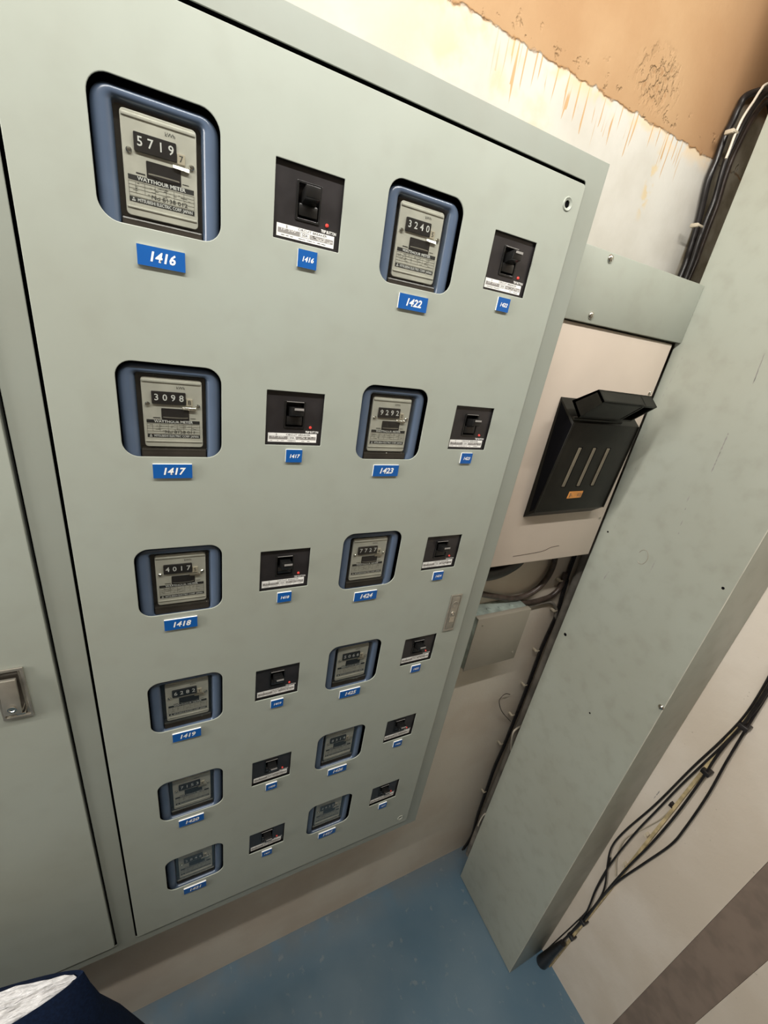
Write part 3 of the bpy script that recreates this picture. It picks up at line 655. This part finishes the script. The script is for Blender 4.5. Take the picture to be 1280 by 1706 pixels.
# cables on the right wall
def c6(*p): return [(880 + x / 2.9125, 1120 + y / 2.9125) for x, y in p]
cx_ = 1.062
rc = 'black cables on the right wall'
run('wall_cable', c6((1200, -60), (1165, 30), (1060, 200), (940, 330), (800, 460), (620, 640), (470, 770), (405, 850), (385, 940), (372, 1040), (340, 1110), (265, 1200), (150, 1320), (60, 1400)), 0, 1.064, .0024, M_cable, 'black cable bowing furthest left on the right wall, nearest the tall trunking', 'cable', rc, 8)
run('wall_cable', c6((1215, -40), (1150, 90), (1050, 240), (960, 340), (850, 445), (740, 550), (630, 665), (520, 780), (400, 930), (330, 1050), (280, 1170), (200, 1270), (75, 1400)), 0, 1.060, .0023, M_cable, 'black cable just right of the leftmost bowed one on the right wall', 'cable', rc, 8)
run('wall_cable', c6((1225, -30), (1140, 130), (1060, 235), (960, 350), (900, 430), (850, 510), (720, 690), (600, 830), (480, 950), (400, 1040), (340, 1115), (270, 1205), (130, 1340), (70, 1410)), 0, 1.058, .0027, M_cable, 'thick black cable held straight along the yellowed batten', 'cable', rc, 8)
run('wall_cable', c6((1235, -10), (1120, 175), (1050, 290), (960, 440), (870, 600), (760, 760), (690, 840), (560, 930), (430, 1020), (345, 1110), (262, 1215), (160, 1310), (85, 1400)), 0, 1.062, .0027, M_cable, 'black cable bowing furthest right on the right wall', 'cable', rc, 8)
run('wall_cable', c6((400, 900), (385, 960), (330, 1060), (290, 1150), (230, 1215), (150, 1290), (60, 1375)), 0, 1.066, .0016, M_cable, 'thin black wire on the right wall, low beside the cable bundle', 'cable', rc, 6)
run('wall_cable', c6((700, 660), (640, 715), (560, 760), (470, 810), (430, 900), (425, 990)), 0, 1.067, .0014, M_clip, 'thin pale wire looping behind the black cables on the right wall', 'cable', rc, 6)
bm = BM(); a, b = at(*c6((1222, 8))[0], 0, 1.068), at(*c6((105, 1425))[0], 0, 1.068)
hexa(bm, [a + Vector((-.004, -.0033, 0)), a + Vector((-.004, .0033, 0)), b + Vector((-.004, .0033, 0)), b + Vector((-.004, -.0033, 0)), a + Vector((.0068, -.0033, 0)), a + Vector((.0068, .0033, 0)), b + Vector((.0068, .0033, 0)), b + Vector((.0068, -.0033, 0))])
tag(obj('batten', bm, M_batten), 'narrow yellowed wooden batten behind the black cables on the right wall', 'batten')
CL2 = ['uppermost on the right-wall cable bundle', 'second one down the right-wall cable bundle', 'where the lower right-wall cables meet', 'lowest on the right-wall cable bundle']
for k, (q, s) in enumerate((((1045, 270), .009), ((860, 488), .009), ((262, 1212), .010), ((205, 1285), .010))):
    p = at(*c6(q)[0], 0, 1.056); bm = BM(); box(bm, p.x - .003, XR - .0004, p.y - s, p.y + s, p.z - .006, p.z + .006, .002); tag(obj('cable_clip', bm, M_cable, None, 40), 'black cable clip, ' + CL2[k], 'cable clip', 'black clips on the right wall')
for k, (q, lb) in enumerate((((695, 645), 'dark broken clip stub in the middle of the loose cables'), ((575, 792), 'pale clip stub between the spread cables'), ((468, 935), 'small pale clip stub on the batten where the cables close up'))):
    p = at(*c6(q)[0], 0, 1.066); bm = BM(); hexa(bm, [(p.x - .004, p.y - .005, p.z - .003), (p.x - .004, p.y + .004, p.z - .004), (p.x - .002, p.y + .004, p.z + .006), (p.x - .005, p.y - .003, p.z + .004), (XR - .0004, p.y - .005, p.z - .003), (XR - .0004, p.y + .004, p.z - .004), (XR - .0004, p.y + .004, p.z + .006), (XR - .0004, p.y - .003, p.z + .004)])
    tag(obj('clip_stub', bm, M_clip if k else M_cable), lb, 'clip stub')
bm = BM(); e0 = at(938, 1571, 0, 1.050); e1 = at(905, 1600, 0, 1.050); tube(bm, [e0, e0.lerp(e1, .5), Vector((e1.x, e1.y, .0015))], lambda t: .009 + .010 * t, 14)
tag(obj('cable_sleeve', bm, M_cable, None, 60), 'fat black sleeve where the right-wall cables enter the floor', 'sleeve')

# ------------------------------------------------------------------ navy sack with white plastic
zr = .945; N = 64
def sack_ring(z, x_right, y_back, depth, ex, lift=0.0):
    out = []
    xl_ = -.56; cxx = (x_right + xl_) / 2; ax_ = (x_right - xl_) / 2; yc = y_back - depth / 2
    for k in range(N):
        a = 2 * math.pi * k / N; c_, s_ = math.cos(a), math.sin(a)
        x = cxx + ax_ * math.copysign(abs(c_) ** min(ex, 1), c_); y = yc + depth / 2 * math.copysign(abs(s_) ** ex, s_)
        fold = .004 * math.sin(a * 7 + z * 9) * min(1, (zr - z) * 8)
        out.append(Vector((x + fold, min(y + fold, -.014), z + lift * max(0, s_) * (1 - max(0, c_)) - (.012 * abs(s_) if s_ < 0 else 0) * (1 if lift else 0))))
    return out
SR = [sack_ring(zr, -.146, -.090, .052, 1.35, .012), sack_ring(zr - .03, -.140, -.082, .085, 1.0), sack_ring(zr - .08, -.131, -.074, .125, .8), sack_ring(zr - .16, -.108, -.066, .17, .7), sack_ring(zr - .32, -.074, -.060, .22, .65),
      sack_ring(zr - .55, -.080, -.055, .25, .6), sack_ring(zr - .80, -.085, -.055, .25, .6), sack_ring(zr - .93, -.11, -.07, .22, .6), sack_ring(.0015, -.13, -.08, .19, .6)]
rs = SR[0]; ctr = sum(rs, Vector()) / N
bm = BM(); rings = [[bm.verts.new(p) for p in r] for r in SR]
for a, b in zip(rings, rings[1:]):
    for k in range(N): bm.faces.new((a[k], b[k], b[(k + 1) % N], a[(k + 1) % N]))
bm.faces.new(rings[-1])
inner = [bm.verts.new(p + (ctr - p) * .03 + Vector((0, 0, -.003))) for p in rs]; deep = [bm.verts.new(Vector((p.x, p.y, zr - .10)) + (ctr - p) * .05) for p in rs]
for a, b in ((inner, rings[0]), (deep, inner)):
    for k in range(N): bm.faces.new((a[k], b[k], b[(k + 1) % N], a[(k + 1) % N]))
bmesh.ops.recalc_face_normals(bm, faces=bm.faces)
sack = empty('navy_sack', (ctr.x, ctr.y, 0), 'dark navy fabric sack with white plastic inside, in front of the cabinet at the left', 'sack')
obj('sack_body', bm, M_navy, sack, 80)
bm = BM(); random.seed(5)
G = 16; vs = {}
for j in range(G + 1):
    for k in range(N):
        t_ = j / G; p = rs[k]; q = Vector((ctr.x, ctr.y, 0)).lerp(Vector((p.x, p.y, 0)), .001 + t_ * .955)
        hgt = p.z * t_ + (zr + .004) * (1 - t_) - .006 + .006 * math.sin(k * 1.1 + j) * (1 - t_)
        vs[j, k] = bm.verts.new((q.x, q.y, hgt + random.uniform(-.003, .003)))
for j in range(G):
    for k in range(N): bm.faces.new((vs[j, k], vs[j + 1, k], vs[j + 1, (k + 1) % N], vs[j, (k + 1) % N]))
bmesh.ops.recalc_face_normals(bm, faces=bm.faces)
tag(obj('plastic_liner', bm, M_plastic, sack, 80), 'crinkled shiny white plastic')
